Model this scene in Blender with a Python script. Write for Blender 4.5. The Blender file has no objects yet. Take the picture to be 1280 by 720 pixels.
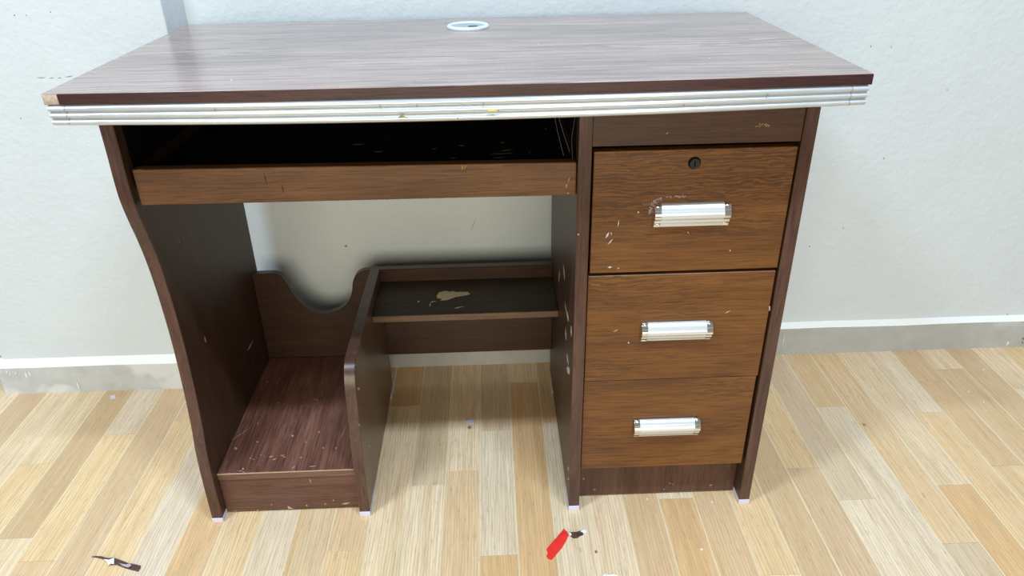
import bpy, bmesh, math, random
from mathutils import Vector, Matrix, noise as mnoise

# ------------------------------------------------------------------ camera
scene = bpy.context.scene
cam_data = bpy.data.cameras.new('camera')
cam = bpy.data.objects.new('camera', cam_data)
scene.collection.objects.link(cam)
cam_data.sensor_width = 36.0
cam_data.lens = 927.27 / 1280 * 36.0
cam_data.clip_start = 0.02
PITCH, YAW, ROLL = 0.4985, 0.02595, -0.01842
fwd = Vector((math.sin(YAW) * math.cos(PITCH), math.cos(YAW) * math.cos(PITCH), -math.sin(PITCH)))
right = Vector((math.cos(YAW), -math.sin(YAW), 0))
up = right.cross(fwd)
r2 = math.cos(ROLL) * right + math.sin(ROLL) * up
u2 = -math.sin(ROLL) * right + math.cos(ROLL) * up
rot = Matrix((r2, u2, -fwd)).transposed()
cam.matrix_world = Matrix.Translation((0.01003, -0.87732, 0.95344)) @ rot.to_4x4()
scene.camera = cam

# ------------------------------------------------------------------ light
world = bpy.data.worlds.new('room_light')
scene.world = world
world.use_nodes = True
bg = world.node_tree.nodes['Background']
bg.inputs['Color'].default_value = (1.0, 0.975, 0.93, 1)
bg.inputs['Strength'].default_value = 0.24

def area(name, loc, sx, sy, power, col):
    d = bpy.data.lights.new(name, 'AREA')
    d.shape = 'RECTANGLE'; d.size = sx; d.size_y = sy; d.energy = power; d.color = col
    o = bpy.data.objects.new(name, d); o.location = loc
    scene.collection.objects.link(o)
    return o
area('ceiling_tube', (-1.22, -0.85, 2.62), 0.62, 0.10, 50, (0.68, 0.86, 1.0))
area('ceiling_tube', (0.62, -0.85, 2.62), 0.60, 0.10, 43, (0.68, 0.86, 1.0))
fill_lamp = area('front_fill', (-0.3, -3.4, 1.10), 2.8, 1.7, 78, (1.0, 0.925, 0.68))  # added fill light behind the camera, brightens leg-space wall and drawer fronts
fill_lamp.rotation_euler = (math.radians(90), 0, 0)

scene.view_settings.view_transform = 'Standard'
scene.view_settings.look = 'None'
scene.view_settings.gamma = 1
scene.view_settings.use_curve_mapping = False
scene.view_settings.exposure = 0.14

random.seed(11)

# ------------------------------------------------------------------ helpers
def lin(r, g, b):
    f = lambda c: (c / 255 / 12.92) if c / 255 <= 0.04045 else ((c / 255 + 0.055) / 1.055) ** 2.4
    return (f(r), f(g), f(b), 1.0)

def link(o, parent=None):
    scene.collection.objects.link(o)
    if parent is not None:
        o.parent = parent
    return o

def build(name, bm, mats, parent=None, smooth=False):
    me = bpy.data.meshes.new(name)
    bmesh.ops.recalc_face_normals(bm, faces=bm.faces[:])
    bm.to_mesh(me); bm.free()
    for m in (mats if isinstance(mats, (list, tuple)) else [mats]):
        me.materials.append(m)
    if smooth:
        for p in me.polygons: p.use_smooth = True
        me.set_sharp_from_angle(angle=math.radians(35))
    return link(bpy.data.objects.new(name, me), parent)

def bevel_sharp(bm, w, seg=1, ang=0.6):
    es = [e for e in bm.edges if len(e.link_faces) == 2 and e.calc_face_angle(0) > ang]
    if es and w > 0:
        bmesh.ops.bevel(bm, geom=es, offset=w, offset_type='OFFSET', segments=seg, profile=0.5, affect='EDGES', clamp_overlap=True)

def box_bm(x0, x1, y0, y1, z0, z1, bev=0.0008, bm=None):
    b = bmesh.new()
    vs = [b.verts.new((x, y, z)) for x in (x0, x1) for y in (y0, y1) for z in (z0, z1)]
    for f in ((0, 1, 3, 2), (4, 6, 7, 5), (0, 4, 5, 1), (2, 3, 7, 6), (0, 2, 6, 4), (1, 5, 7, 3)):
        b.faces.new([vs[i] for i in f])
    bmesh.ops.recalc_face_normals(b, faces=b.faces[:])
    bevel_sharp(b, bev)
    return b

def prism_bm(poly, axis, a, b, bev=0.0008, seg=1):
    """extrude a 2D outline along an axis; poly holds the two other coordinates in xyz order"""
    bm = bmesh.new()
    def P(q, c):
        q = list(q); q.insert(axis, c); return q
    A = [bm.verts.new(P(q, a)) for q in poly]
    B = [bm.verts.new(P(q, b)) for q in poly]
    n = len(poly)
    bm.faces.new(A); bm.faces.new(B[::-1])
    for i in range(n):
        bm.faces.new((A[i], A[(i + 1) % n], B[(i + 1) % n], B[i]))
    bmesh.ops.recalc_face_normals(bm, faces=bm.faces[:])
    if bev:
        es = [e for e in bm.edges if any(len(f.verts) == n and n > 4 for f in e.link_faces)] if n > 4 else \
             [e for e in bm.edges]
        bmesh.ops.bevel(bm, geom=es, offset=bev, offset_type='OFFSET', segments=seg, profile=0.5, affect='EDGES', clamp_overlap=True)
    return bm

def smooth_path(pts, n=6):
    """Catmull-Rom through 2D points"""
    out = []
    for i in range(len(pts) - 1):
        p0 = pts[max(i - 1, 0)]; p1 = pts[i]; p2 = pts[i + 1]; p3 = pts[min(i + 2, len(pts) - 1)]
        for k in range(n):
            t = k / n
            out.append(tuple(0.5 * (2 * b + (c - a) * t + (2 * a - 5 * b + 4 * c - d) * t * t + (3 * b - a - 3 * c + d) * t ** 3)
                             for a, b, c, d in zip(p0, p1, p2, p3)))
    out.append(pts[-1])
    return out

# ------------------------------------------------------------------ materials
class NT:
    def __init__(self, name):
        self.m = bpy.data.materials.new(name); self.m.use_nodes = True
        self.t = self.m.node_tree; self.bsdf = self.t.nodes['Principled BSDF']
    def n(self, typ, **kw):
        nd = self.t.nodes.new(typ)
        for k, v in kw.items(): setattr(nd, k, v)
        return nd
    def l(self, a, b): self.t.links.new(a, b)
    def coords(self, scale, rand=0.0):
        tc = self.n('ShaderNodeTexCoord'); mp = self.n('ShaderNodeMapping')
        mp.inputs['Scale'].default_value = scale
        self.l(tc.outputs['Object'], mp.inputs['Vector'])
        if rand:
            oi = self.n('ShaderNodeObjectInfo'); mul = self.n('ShaderNodeMath', operation='MULTIPLY')
            mul.inputs[1].default_value = rand
            self.l(oi.outputs['Random'], mul.inputs[0])
            cb = self.n('ShaderNodeCombineXYZ')
            for i in range(3): self.l(mul.outputs[0], cb.inputs[i])
            self.l(cb.outputs[0], mp.inputs['Location'])
        return mp.outputs['Vector']
    def noise(self, vec, scale=1, detail=4, rough=0.6, dist=0.0):
        nd = self.n('ShaderNodeTexNoise')
        nd.inputs['Scale'].default_value = scale; nd.inputs['Detail'].default_value = detail
        nd.inputs['Roughness'].default_value = rough; nd.inputs['Distortion'].default_value = dist
        self.l(vec, nd.inputs['Vector'])
        return nd.outputs['Fac']
    def ramp(self, fac, stops):
        r = self.n('ShaderNodeValToRGB'); e = r.color_ramp.elements
        e[0].position, e[0].color = stops[0]; e[1].position, e[1].color = stops[-1]
        for p, c in stops[1:-1]:
            k = e.new(p); k.color = c
        self.l(fac, r.inputs['Fac'])
        return r.outputs['Color']
    def mix(self, fac, a, b, mode='MIX'):
        m = self.n('ShaderNodeMix', data_type='RGBA', blend_type=mode)
        for sock, v in ((m.inputs[0], fac), (m.inputs[6], a), (m.inputs[7], b)):
            if hasattr(v, 'is_output') or hasattr(v, 'links'): self.l(v, sock)
            else: sock.default_value = v
        return m.outputs[2]
    def bump(self, h, strength=0.2, dist=0.001, prev=None):
        b = self.n('ShaderNodeBump'); b.inputs['Strength'].default_value = strength; b.inputs['Distance'].default_value = dist
        self.l(h, b.inputs['Height'])
        if prev is not None: self.l(prev, b.inputs['Normal'])
        return b.outputs['Normal']
    def out(self, color=None, rough=None, normal=None, metallic=0.0, spec=None, coat=0.0, coat_rough=0.1):
        B = self.bsdf
        if color is not None:
            if hasattr(color, 'links'): self.l(color, B.inputs['Base Color'])
            else: B.inputs['Base Color'].default_value = color
        if rough is not None:
            if hasattr(rough, 'links'): self.l(rough, B.inputs['Roughness'])
            else: B.inputs['Roughness'].default_value = rough
        if normal is not None: self.l(normal, B.inputs['Normal'])
        B.inputs['Metallic'].default_value = metallic
        if spec is not None: B.inputs['Specular IOR Level'].default_value = spec
        B.inputs['Coat Weight'].default_value = coat
        B.inputs['Coat Roughness'].default_value = coat_rough
        return self.m

W0 = (0, 0, 0, 1); W1 = (1, 1, 1, 1)

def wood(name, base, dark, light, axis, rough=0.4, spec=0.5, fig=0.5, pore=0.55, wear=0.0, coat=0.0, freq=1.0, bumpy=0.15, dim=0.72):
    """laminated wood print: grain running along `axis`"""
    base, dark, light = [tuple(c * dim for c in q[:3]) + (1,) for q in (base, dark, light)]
    t = NT(name)
    s = [260.0 * freq] * 3; s[axis] = 8.0 * freq
    v = t.coords(s, 7.0)
    s2 = [620.0 * freq] * 3; s2[axis] = 26.0 * freq
    v2 = t.coords(s2, 3.0)
    s3 = [9.0 * freq] * 3; s3[axis] = 1.7 * freq
    v3 = t.coords(s3, 5.0)
    broad = t.noise(v3, 3.2, 3, 0.55, 0.3)
    bands = t.noise(v, 1, 4, 0.62, 0.5)
    half = lambda c: tuple(0.5 * p + 0.5 * q for p, q in zip(c[:3], base[:3])) + (1,)
    col = t.ramp(broad, [(0.34, half(dark)), (0.5, base), (0.66, half(light))])
    col = t.mix(t.ramp(bands, [(0.34, (0.42, 0.42, 0.42, 1)), (0.5, W0)]), col, dark)
    col = t.mix(t.ramp(bands, [(0.5, W0), (0.68, (0.4, 0.4, 0.4, 1))]), col, light)
    # cathedral figure in patches
    wv = t.n('ShaderNodeTexWave', wave_type='RINGS', rings_direction='XYZ'[axis])
    wv.inputs['Scale'].default_value = 7.0; wv.inputs['Distortion'].default_value = 15.0
    wv.inputs['Detail'].default_value = 3; wv.inputs['Detail Scale'].default_value = 1.6
    t.l(v3, wv.inputs['Vector'])
    figm = t.noise(v3, 1.0, 2, 0.5)
    figk = t.ramp(figm, [(0.55, W0), (0.68, (fig, fig, fig, 1))])
    fcol = t.ramp(wv.outputs['Fac'], [(0.2, dark), (0.5, base), (0.85, light)])
    col = t.mix(figk, col, fcol)
    pr = t.noise(v2, 1, 2, 0.5)
    pk = t.ramp(pr, [(0.36, (pore, pore, pore, 1)), (0.48, W0)])
    col = t.mix(pk, col, tuple(c * 0.6 for c in dark[:3]) + (1,))
    if wear:
        tc = t.coords((1, 1, 1), 2.0)
        wn = t.noise(tc, 210, 3, 0.6)
        wm = t.noise(tc, 11, 2, 0.5)
        mm = t.n('ShaderNodeMath', operation='MULTIPLY'); t.l(wn, mm.inputs[0]); t.l(wm, mm.inputs[1])
        wk = t.ramp(mm.outputs[0], [(0.455 - wear * 0.06, W0), (0.475 - wear * 0.06, (0.75, 0.75, 0.75, 1))])
        col = t.mix(wk, col, lin(190, 165, 150))
    nrm = t.bump(pr, bumpy, 0.0006)
    return t.out(col, rough, nrm, spec=spec, coat=coat, coat_rough=0.18)

X, Y, Z = 0, 1, 2
m_top = wood('desktop_laminate', lin(158, 130, 124), lin(84, 62, 58), lin(178, 152, 146), X, rough=0.24, spec=0.5, fig=0.95, pore=0.7, coat=0.5, freq=0.42, dim=1.0)
m_edge = wood('dark_edge_band', lin(72, 40, 42), lin(50, 26, 28), lin(88, 52, 52), X, rough=0.35, spec=0.5, fig=0.2)
m_panelz = wood('panel_laminate', lin(80, 55, 42), lin(60, 40, 30), lin(94, 66, 51), Z, rough=0.42, fig=0.25)
m_divider = wood('divider_lit_laminate', lin(92, 70, 56), lin(74, 55, 43), lin(106, 82, 67), Z, rough=0.33, spec=0.7, fig=0.15, dim=1.1)  # panel laminate made lighter: sheen from the lit floor put into the colour
m_band = wood('purple_brown_edge_band', lin(82, 54, 48), lin(58, 37, 33), lin(104, 74, 66), Z, rough=0.3, spec=0.6, fig=0.1, pore=0.6, dim=0.85)
m_draw = wood('drawer_laminate', lin(104, 64, 27), lin(70, 41, 17), lin(122, 79, 38), X, rough=0.42, fig=0.5, pore=0.5, bumpy=0.2, dim=1.0)
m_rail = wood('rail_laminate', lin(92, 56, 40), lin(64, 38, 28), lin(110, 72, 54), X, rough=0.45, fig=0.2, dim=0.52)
m_tray = wood('tray_front_laminate', lin(112, 74, 46), lin(84, 54, 32), lin(132, 92, 62), X, rough=0.42, fig=0.3, dim=0.85)
m_kick = wood('kick_laminate', lin(88, 58, 48), lin(66, 42, 35), lin(104, 72, 60), X, rough=0.4, fig=0.2, wear=0.2, dim=1.1)
m_plinth = wood('plinth_laminate', lin(84, 54, 44), lin(60, 37, 30), lin(104, 72, 60), Z, rough=0.4, fig=0.5, wear=0.15, dim=0.85)
m_cpu = wood('shelf_laminate', lin(104, 66, 55), lin(68, 41, 34), lin(138, 96, 82), Y, rough=0.42, fig=0.45, wear=0.1, dim=1.15)
m_shelf = wood('leg_shelf_laminate', lin(66, 50, 38), lin(50, 37, 28), lin(86, 66, 50), X, rough=0.5, spec=0.3, fig=0.2, dim=0.75)
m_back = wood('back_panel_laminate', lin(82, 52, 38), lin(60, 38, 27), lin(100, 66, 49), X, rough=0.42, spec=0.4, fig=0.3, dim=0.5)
m_dim = wood('back_edge_band', lin(70, 52, 44), lin(54, 40, 34), lin(84, 64, 56), X, rough=0.35, fig=0.1)

m_worn = wood('worn_front_edge', lin(112, 82, 70), lin(88, 62, 53), lin(134, 104, 92), X, rough=0.4, fig=0.1, dim=0.9)
m_worn2 = wood('shelf_front_edge', lin(112, 88, 72), lin(84, 64, 52), lin(130, 106, 90), X, rough=0.4, fig=0.1, dim=0.9)

def plain(name, c, rough=0.5, metallic=0.0, spec=None, var=0.0, vs=60, bump=0.0):
    t = NT(name)
    if var:
        v = t.coords((1, 1, 1), 3.0)
        nf = t.noise(v, vs, 3, 0.6)
        a = tuple(x * (1 - var) for x in c[:3]) + (1,); b = tuple(min(1, x * (1 + var)) for x in c[:3]) + (1,)
        col = t.ramp(nf, [(0.3, a), (0.7, b)])
        nrm = t.bump(nf, bump, 0.001) if bump else None
        return t.out(col, rough, nrm, metallic, spec)
    return t.out(c, rough, None, metallic, spec)

def shade_black_tray():
    t = NT('shade_black_laminate')
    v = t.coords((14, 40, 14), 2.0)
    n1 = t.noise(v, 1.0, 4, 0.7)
    col = t.ramp(n1, [(0.60, lin(13, 11, 14)), (0.72, lin(38, 34, 34))])  # near-black puts the deep shade of the keyboard bay into the tray colour
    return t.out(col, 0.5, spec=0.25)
m_black = shade_black_tray()
m_dark = plain('shade_dark', lin(16, 13, 14), 0.6, spec=0.25)  # near-black for hidden boards; in the keyboard bay it paints the shade
m_silver = plain('silver_trim_film', lin(206, 213, 223), 0.22, 0.45, 0.6, 0.03, 25)
m_silver_cap = plain('silver_trim_end', lin(196, 202, 214), 0.30, 0.38, 0.6, 0.04, 40)
m_alu = plain('satin_aluminium', lin(222, 229, 238), 0.28, 0.55, 0.6)
m_chrome = plain('chrome', lin(235, 238, 240), 0.08, 1.0)
m_glide = plain('lilac_white_plastic', lin(205, 205, 232), 0.4)
m_grey_plastic = plain('pale_grey_plastic', lin(212, 222, 230), 0.35)
m_lid = plain('grommet_lid_plastic', lin(150, 166, 176), 0.3)
m_lock = plain('dark_lock_metal', lin(52, 54, 58), 0.35, 0.6)
m_hole = plain('black_void', lin(6, 5, 5), 0.7, spec=0.1)
m_chip = plain('bare_chipboard', lin(176, 160, 150), 0.85, var=0.25, vs=260, bump=0.5)
MARK = dict(beige=plain('chipped_beige', lin(176, 146, 122), 0.8, var=0.12, vs=300),
            white=plain('chipped_white', lin(190, 178, 178), 0.7, var=0.10, vs=300),
            dark=plain('dark_gouge', lin(62, 44, 32), 0.7),
            straw=plain('straw_fibre', lin(186, 164, 82), 0.7),
            grey=plain('dark_fleck', lin(118, 116, 112), 0.8),
            scuff=plain('tray_scuff', lin(112, 98, 84), 0.8),
            paint=plain('white_paint_drip', lin(232, 232, 228), 0.5))
m_shelfchip = plain('torn_laminate', lin(198, 182, 148), 0.8, var=0.15, vs=200)
m_red = plain('red_strip', lin(236, 52, 44), 0.45, var=0.10, vs=90)
m_brown = plain('brown_veneer', lin(86, 58, 50), 0.6, var=0.5, vs=180)
m_paper = plain('torn_white_paper', lin(235, 234, 240), 0.7)
m_lilac = plain('lilac_scrap', lin(206, 196, 224), 0.6)
m_crumb = plain('pale_crumb', lin(240, 234, 226), 0.7)
m_crumb_brown = plain('brown_crumb', lin(150, 104, 84), 0.7)
m_thread = plain('grey_thread', lin(84, 85, 90), 0.5)

def wall_mat(name, c):
    t = NT(name)
    v = t.coords((1, 1, 1))
    n1 = t.noise(v, 95, 4, 0.55)
    n2 = t.noise(v, 9, 3, 0.5)
    n3 = t.noise(v, 32, 2, 0.5)
    col = t.mix(t.ramp(n2, [(0.3, W0), (0.7, W1)]), tuple(x * 0.97 for x in c[:3]) + (1,), c)
    b = t.bump(n1, 0.45, 0.0028)
    b = t.bump(n3, 0.3, 0.004, b)
    b = t.bump(t.ramp(n2, [(0.62, W0), (0.72, W1)]), 0.05, 0.003, b)
    return t.out(col, 0.55, b, spec=0.3)
m_wall = wall_mat('white_wall_paint', lin(204, 212, 221))

def base_mat(name, c0, c1, c2, lo):
    t = NT(name)
    v = t.coords((1, 1, 1))
    n1 = t.noise(v, 30, 4, 0.6); n2 = t.noise(v, 7, 3, 0.6)
    col = t.ramp(n1, [(0.3, c0), (0.7, c1)])
    k = t.ramp(n2, [(lo, W0), (lo + 0.08, (0.7, 0.7, 0.7, 1))])
    col = t.mix(k, col, c2)
    return t.out(col, 0.4, t.bump(n1, 0.15, 0.002), spec=0.4)
m_base = base_mat('grey_skirting_paint', lin(166, 168, 170), lin(178, 180, 183), lin(196, 198, 200), 0.62)
m_base_l = base_mat('whitened_skirting_paint', lin(178, 181, 186), lin(194, 197, 202), lin(216, 219, 223), 0.46)
m_ledge = wall_mat('white_ledge_paint', lin(240, 242, 243))

def plank_mat():
    t = NT('oak_laminate_plank')
    oi = t.n('ShaderNodeObjectInfo')
    geo = t.n('ShaderNodeNewGeometry')
    mul = t.n('ShaderNodeMath', operation='MULTIPLY'); mul.inputs[1].default_value = 37.0
    t.l(oi.outputs['Random'], mul.inputs[0])
    cb = t.n('ShaderNodeCombineXYZ')
    for i in range(3): t.l(mul.outputs[0], cb.inputs[i])
    add = t.n('ShaderNodeVectorMath', operation='ADD'); t.l(geo.outputs['Position'], add.inputs[0]); t.l(cb.outputs[0], add.inputs[1])
    def mp(sx, sy):
        m = t.n('ShaderNodeMapping'); m.inputs['Scale'].default_value = (sx, sy, 1); t.l(add.outputs[0], m.inputs['Vector']); return m.outputs['Vector']
    base = oi.outputs['Color']
    broad = t.noise(mp(26, 1.6), 1, 3, 0.55, 0.6)
    col = t.mix(t.ramp(broad, [(0.34, (0.35, 0.35, 0.35, 1)), (0.54, W0)]), base, (0.55, 0.36, 0.17, 1))
    col = t.mix(t.ramp(broad, [(0.52, W0), (0.72, (0.32, 0.32, 0.32, 1))]), col, (0.66, 0.58, 0.45, 1))
    wv = t.n('ShaderNodeTexWave', wave_type='BANDS', bands_direction='X')
    wv.inputs['Scale'].default_value = 1.6; wv.inputs['Distortion'].default_value = 9.0; wv.inputs['Detail'].default_value = 2.0
    wv.inputs['Detail Scale'].default_value = 0.9
    t.l(mp(40, 4.5), wv.inputs['Vector'])
    col = t.mix(t.ramp(wv.outputs['Fac'], [(0.3, (0.30, 0.30, 0.30, 1)), (0.6, W0)]), col, (0.46, 0.32, 0.18, 1))
    fine = t.noise(mp(420, 14), 1, 3, 0.6)
    col = t.mix(t.ramp(fine, [(0.34, (0.40, 0.40, 0.40, 1)), (0.52, W0)]), col, (0.44, 0.31, 0.18, 1))
    col = t.mix(t.ramp(fine, [(0.52, W0), (0.7, (0.18, 0.18, 0.18, 1))]), col, (0.72, 0.64, 0.50, 1))
    mid = t.noise(mp(150, 5), 1, 3, 0.6, 0.4)
    col = t.mix(t.ramp(mid, [(0.36, (0.22, 0.22, 0.22, 1)), (0.5, W0)]), col, (0.50, 0.35, 0.20, 1))
    col = t.mix(t.ramp(mid, [(0.54, W0), (0.7, (0.15, 0.15, 0.15, 1))]), col, (0.85, 0.72, 0.58, 1))
    tick = t.noise(mp(520, 46), 1, 2, 0.5)
    col = t.mix(t.ramp(tick, [(0.31, (0.36, 0.36, 0.36, 1)), (0.38, W0)]), col, (0.30, 0.19, 0.10, 1))
    kn = t.noise(mp(34, 22), 1, 1, 0.4)
    col = t.mix(t.ramp(kn, [(0.81, W0), (0.84, (0.8, 0.8, 0.8, 1))]), col, (0.17, 0.09, 0.05, 1))
    return t.out(col, 0.38, t.bump(fine, 0.06, 0.0005), spec=0.4)
m_plank = plank_mat()
m_seam = plain('pale_strip_edge', lin(247, 230, 196), 0.45)
m_sub = plain('floor_underlay', lin(150, 112, 70), 0.6)

# ------------------------------------------------------------------ room shell
def struct(o):
    o['kind'] = 'structure'; return o

YW, YP = 0.53, 0.476           # recessed wall face, pillar face
wall = struct(build('wall_back', box_bm(-2.6, 3.0, YW, YW + 0.15, -0.02, 2.8, 0), m_wall))
pillar_poly = [(-1.047, YW + 0.001), (-1.045, YP), (-0.5405, YP), (-0.5225, YW + 0.001)]
pillar = struct(build('wall_pillar', prism_bm(pillar_poly, Z, 0.0, 2.8, 0.002, 2), m_wall))

def skirting(name, x0, x1, yf, yb, ht, hf, mat=None):
    prof = [(yf, 0.0), (yf, hf - 0.002), (yf + 0.002, hf), (yb, ht), (yb, 0.0)]
    bm = bmesh.new(); n = 40
    rings = []
    for i in range(n + 1):
        x = x0 + (x1 - x0) * i / n
        w = 0.0011 * mnoise.noise(Vector((x * 6, yf * 10, 1.3)))
        rings.append([bm.verts.new((x, y + (w if j in (1, 2) else w * 0.4 if j == 0 else 0), z + (w if j in (1, 2, 3) else 0))) for j, (y, z) in enumerate(prof)])
    for a, b in zip(rings, rings[1:]):
        for j in range(5):
            f = bm.faces.new((a[j], a[(j + 1) % 5], b[(j + 1) % 5], b[j]))
            f.material_index = 1 if j in (1, 2) else 0
    bm.faces.new(rings[0]); bm.faces.new(rings[-1][::-1])
    return struct(build(name, bm, [mat or m_base, m_ledge]))
base_l = skirting('baseboard_left', -1.0556, -0.5285, 0.4625, YP + 0.002, 0.0835, 0.0685, m_base_l)
base_r = skirting('baseboard_right', -0.5285, 2.9, 0.516, YW + 0.002, 0.0785, 0.0705)
base_far = skirting('baseboard_far_left', -2.5, -1.0556, 0.516, YW + 0.002, 0.0785, 0.0705)

# floor: a slab carrying laminate strips, each strip an object of its own
SW, SX0 = 0.0626, 0.0345
floor = struct(build('floor', box_bm(-2.6, 3.0, -1.6, YW + 0.15, -0.05, -0.0085, 0), m_sub))
C_ = lin(222, 207, 178); W_ = lin(217, 207, 187); Y_ = lin(216, 192, 150); T_ = lin(208, 183, 145)
O_ = lin(204, 170, 124); P_ = lin(198, 174, 139); G_ = lin(199, 183, 158)
LAY = {-18: ([], 'C'), -17: ([], 'P'), -16: ([], 'C'), -15: ([.233], 'CY'), -14: ([.047], 'PC'), -13: ([.313, -.004], 'WYT'),
       -12: ([-.2], 'PC'), -11: ([.351], 'TY'), -10: ([-.15], 'WC'), -9: ([], 'O'), -8: ([.26], 'OY'), -7: ([.30], 'TW'),
       -6: ([.2], 'PT'), -5: ([-.007], 'TY'), -4: ([.372], 'OC'), -3: ([.137], 'GC'), -2: ([.172], 'CT'), -1: ([.283, -.029], 'GWO'),
       0: ([.443], 'CO'), 1: ([.302], 'TW'), 2: ([-.2], 'CY'), 3: ([.25], 'GP'), 4: ([.082], 'WO'), 5: ([], 'P'), 6: ([-.089], 'YC'),
       7: ([.28], 'WP'), 8: ([.146], 'YP'), 9: ([.063], 'GW'), 10: ([.322], 'TW'), 11: ([-.041], 'TG'), 12: ([.089], 'CO'),
       13: ([.293], 'WT'), 14: ([.396, .133], 'TPY'), 15: ([.438], 'CP'), 16: ([.2], 'PT'), 17: ([.36], 'CW'), 18: ([.40], 'YC')}
_mean = [sum(c[i] for c in (C_, W_, Y_, T_, O_, P_, G_)) / 7 for i in range(3)]
C_, W_, Y_, T_, O_, P_, G_ = [tuple(0.95 * c[i] + 0.05 * _mean[i] for i in range(3)) for c in (C_, W_, Y_, T_, O_, P_, G_)]
TONE = dict(C=C_, W=W_, Y=Y_, T=T_, O=O_, P=P_, G=G_)
def unit_plank():
    bm = box_bm(0.0, SW - 0.0003, 0.0, 1.0, -0.008, 0.0, 0)
    es = [e for e in bm.edges if all(v.co.z > -0.001 for v in e.verts)]
    bmesh.ops.bevel(bm, geom=es, offset=0.0008, offset_type='OFFSET', segments=1, affect='EDGES')
    for f in bm.faces:                       # the pale worn edge of every strip
        n = f.normal
        f.material_index = 1 if abs(n.x) > 0.2 and n.z > 0.2 else 0
    for v in bm.verts:
        if -0.001 < v.co.z < -0.0001: v.co.z = -0.00022
    return bm
pl0 = build('plank', unit_plank(), [m_plank, m_seam], floor)
plank_mesh = pl0.data
first = True
Y_FRONT, Y_BACK = -0.62, YW
for k in range(-24, 27):
    joints, tones = LAY.get(k, (None, None))
    if joints is None:
        j = YW - random.uniform(0.08, 0.4); joints = []
        while j > -0.1: joints.append(j); j -= random.uniform(0.35, 0.5)
        tones = [random.choice('CWYTPG') for _ in range(len(joints) + 1)]
    ys = [Y_BACK] + list(joints)
    last = joints[-1] if joints else 0.2
    tones = list(tones)
    nxt = last - 0.42
    while nxt > Y_FRONT + 0.05:
        if nxt < -0.13: ys.append(nxt); tones.append(random.choice('CWYTPG'))
        nxt -= 0.40
    ys.append(Y_FRONT)
    for i in range(len(ys) - 1):
        o = pl0 if first else link(bpy.data.objects.new('plank', plank_mesh), floor)
        first = False
        o.location = (SX0 + k * SW, ys[i + 1] + 0.0002, 0.0)
        o.scale = (1, ys[i] - ys[i + 1] - 0.0004, 1)
        c = TONE[tones[i]]; f = 1 + random.uniform(-0.05, 0.05)
        o.color = (c[0] * f * 1.30, c[1] * f * 1.15, c[2] * f * random.uniform(1.03, 1.13), 1)

# ------------------------------------------------------------------ the desk
desk = bpy.data.objects.new('computer_desk', None)
desk.empty_display_size = 0.1
link(desk)
desk['label'] = 'dark brown wooden computer desk with silver front trim and three drawers on the right'
desk['category'] = 'desk'

TOPZ, TB = 0.750, 0.0136
XL, XR, DEP = -0.5066, 0.4659, 0.4840
def bow(x):
    u = (x - (XL + XR) / 2) / ((XR - XL) / 2)
    return max(0.0, 1 - u * u)

# desktop board with slightly bowed front
N = 28
front = [(XL + (XR - XL) * i / N, -0.0095 * bow(XL + (XR - XL) * i / N)) for i in range(N + 1)]
outline = front + [(XR, DEP), (XL, DEP)]
top = build('desktop', prism_bm(outline, Z, TOPZ - TB, TOPZ, 0.0009), [m_top], desk)

def ribbon(name, pts, width_axis, a, b, th, mat, parent):
    """thin edge band following a 2D path: pts in the plane of the two other axes, th towards the left normal"""
    bm = bmesh.new(); rows = []
    n = len(pts)
    for i, p in enumerate(pts):
        q0 = Vector(pts[max(0, i - 1)]); q1 = Vector(pts[min(n - 1, i + 1)])
        d = (q1 - q0).normalized(); nn = Vector((d.y, -d.x))
        o = Vector(p) + nn * th
        row = []
        for q, c in ((p, a), (o, a + 0.0006), (o, b - 0.0006), (p, b)):
            q = list(q); q.insert(width_axis, c); row.append(bm.verts.new(q))
        rows.append(row)
    for r, s in zip(rows, rows[1:]):
        for j in range(3): bm.faces.new((r[j], r[j + 1], s[j + 1], s[j]))
        bm.faces.new((r[3], r[0], s[0], s[3]))
    bm.faces.new(rows[0]); bm.faces.new(rows[-1][::-1])
    return build(name, bm, mat, parent, smooth=True)

fband = [p for p in front if p[0] > -0.489]
fband = [(-0.4885, -0.0095 * bow(-0.4885))] + fband
eb = ribbon('edge_band', fband, Z, TOPZ - TB + 0.0003, TOPZ - 0.0007, 0.0009, m_edge, top)
eb['label'] = 'dark maroon front edge of the desktop'
chipc = ribbon('exposed_chipboard', [(XL + 0.0006, 0.0), (-0.497, -0.0002), (-0.4892, -0.0005)], Z, TOPZ - TB + 0.0005, TOPZ - 0.0012, 0.0004, m_chip, top)
chipc['label'] = 'pale bare chipboard where the front edging is missing at the left corner'

# silver trim: three rounded flutes, bowed along its length, with end caps
def trim_bm(xa, xb, n, grow=0.0):
    bm = bmesh.new(); rows = []
    for i in range(n + 1):
        x = xa + (xb - xa) * i / n
        f = -0.0105 * bow(x) + 0.0005
        zt = TOPZ - TB - 0.0004
        zb = 0.7118 - 0.0042 * bow(x)
        prof = [(f + 0.018, zt)]
        h = (zt - zb) / 3
        for k in range(3):
            for j in range(6):
                a = j / 5
                zz = zt - h * (k + 0.03 + 0.94 * a)
                bulge = math.sin(math.pi * min(1, max(0, a))) ** 0.7
                prof.append((f + 0.0016 + k * 0.0006 - (0.0040 + grow) * bulge, zz))
        prof.append((f + 0.018, zb))
        rows.append([bm.verts.new((x, y, z)) for y, z in prof])
    m = len(rows[0])
    for r, s in zip(rows, rows[1:]):
        for j in range(m): bm.faces.new((r[j], r[(j + 1) % m], s[(j + 1) % m], s[j]))
    bm.faces.new(rows[0]); bm.faces.new(rows[-1][::-1])
    return bm
trim = build('front_trim', trim_bm(-0.4838, 0.4428, 40), m_silver, desk, smooth=True)
trim['label'] = 'silver fluted trim strip under the front edge'
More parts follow.
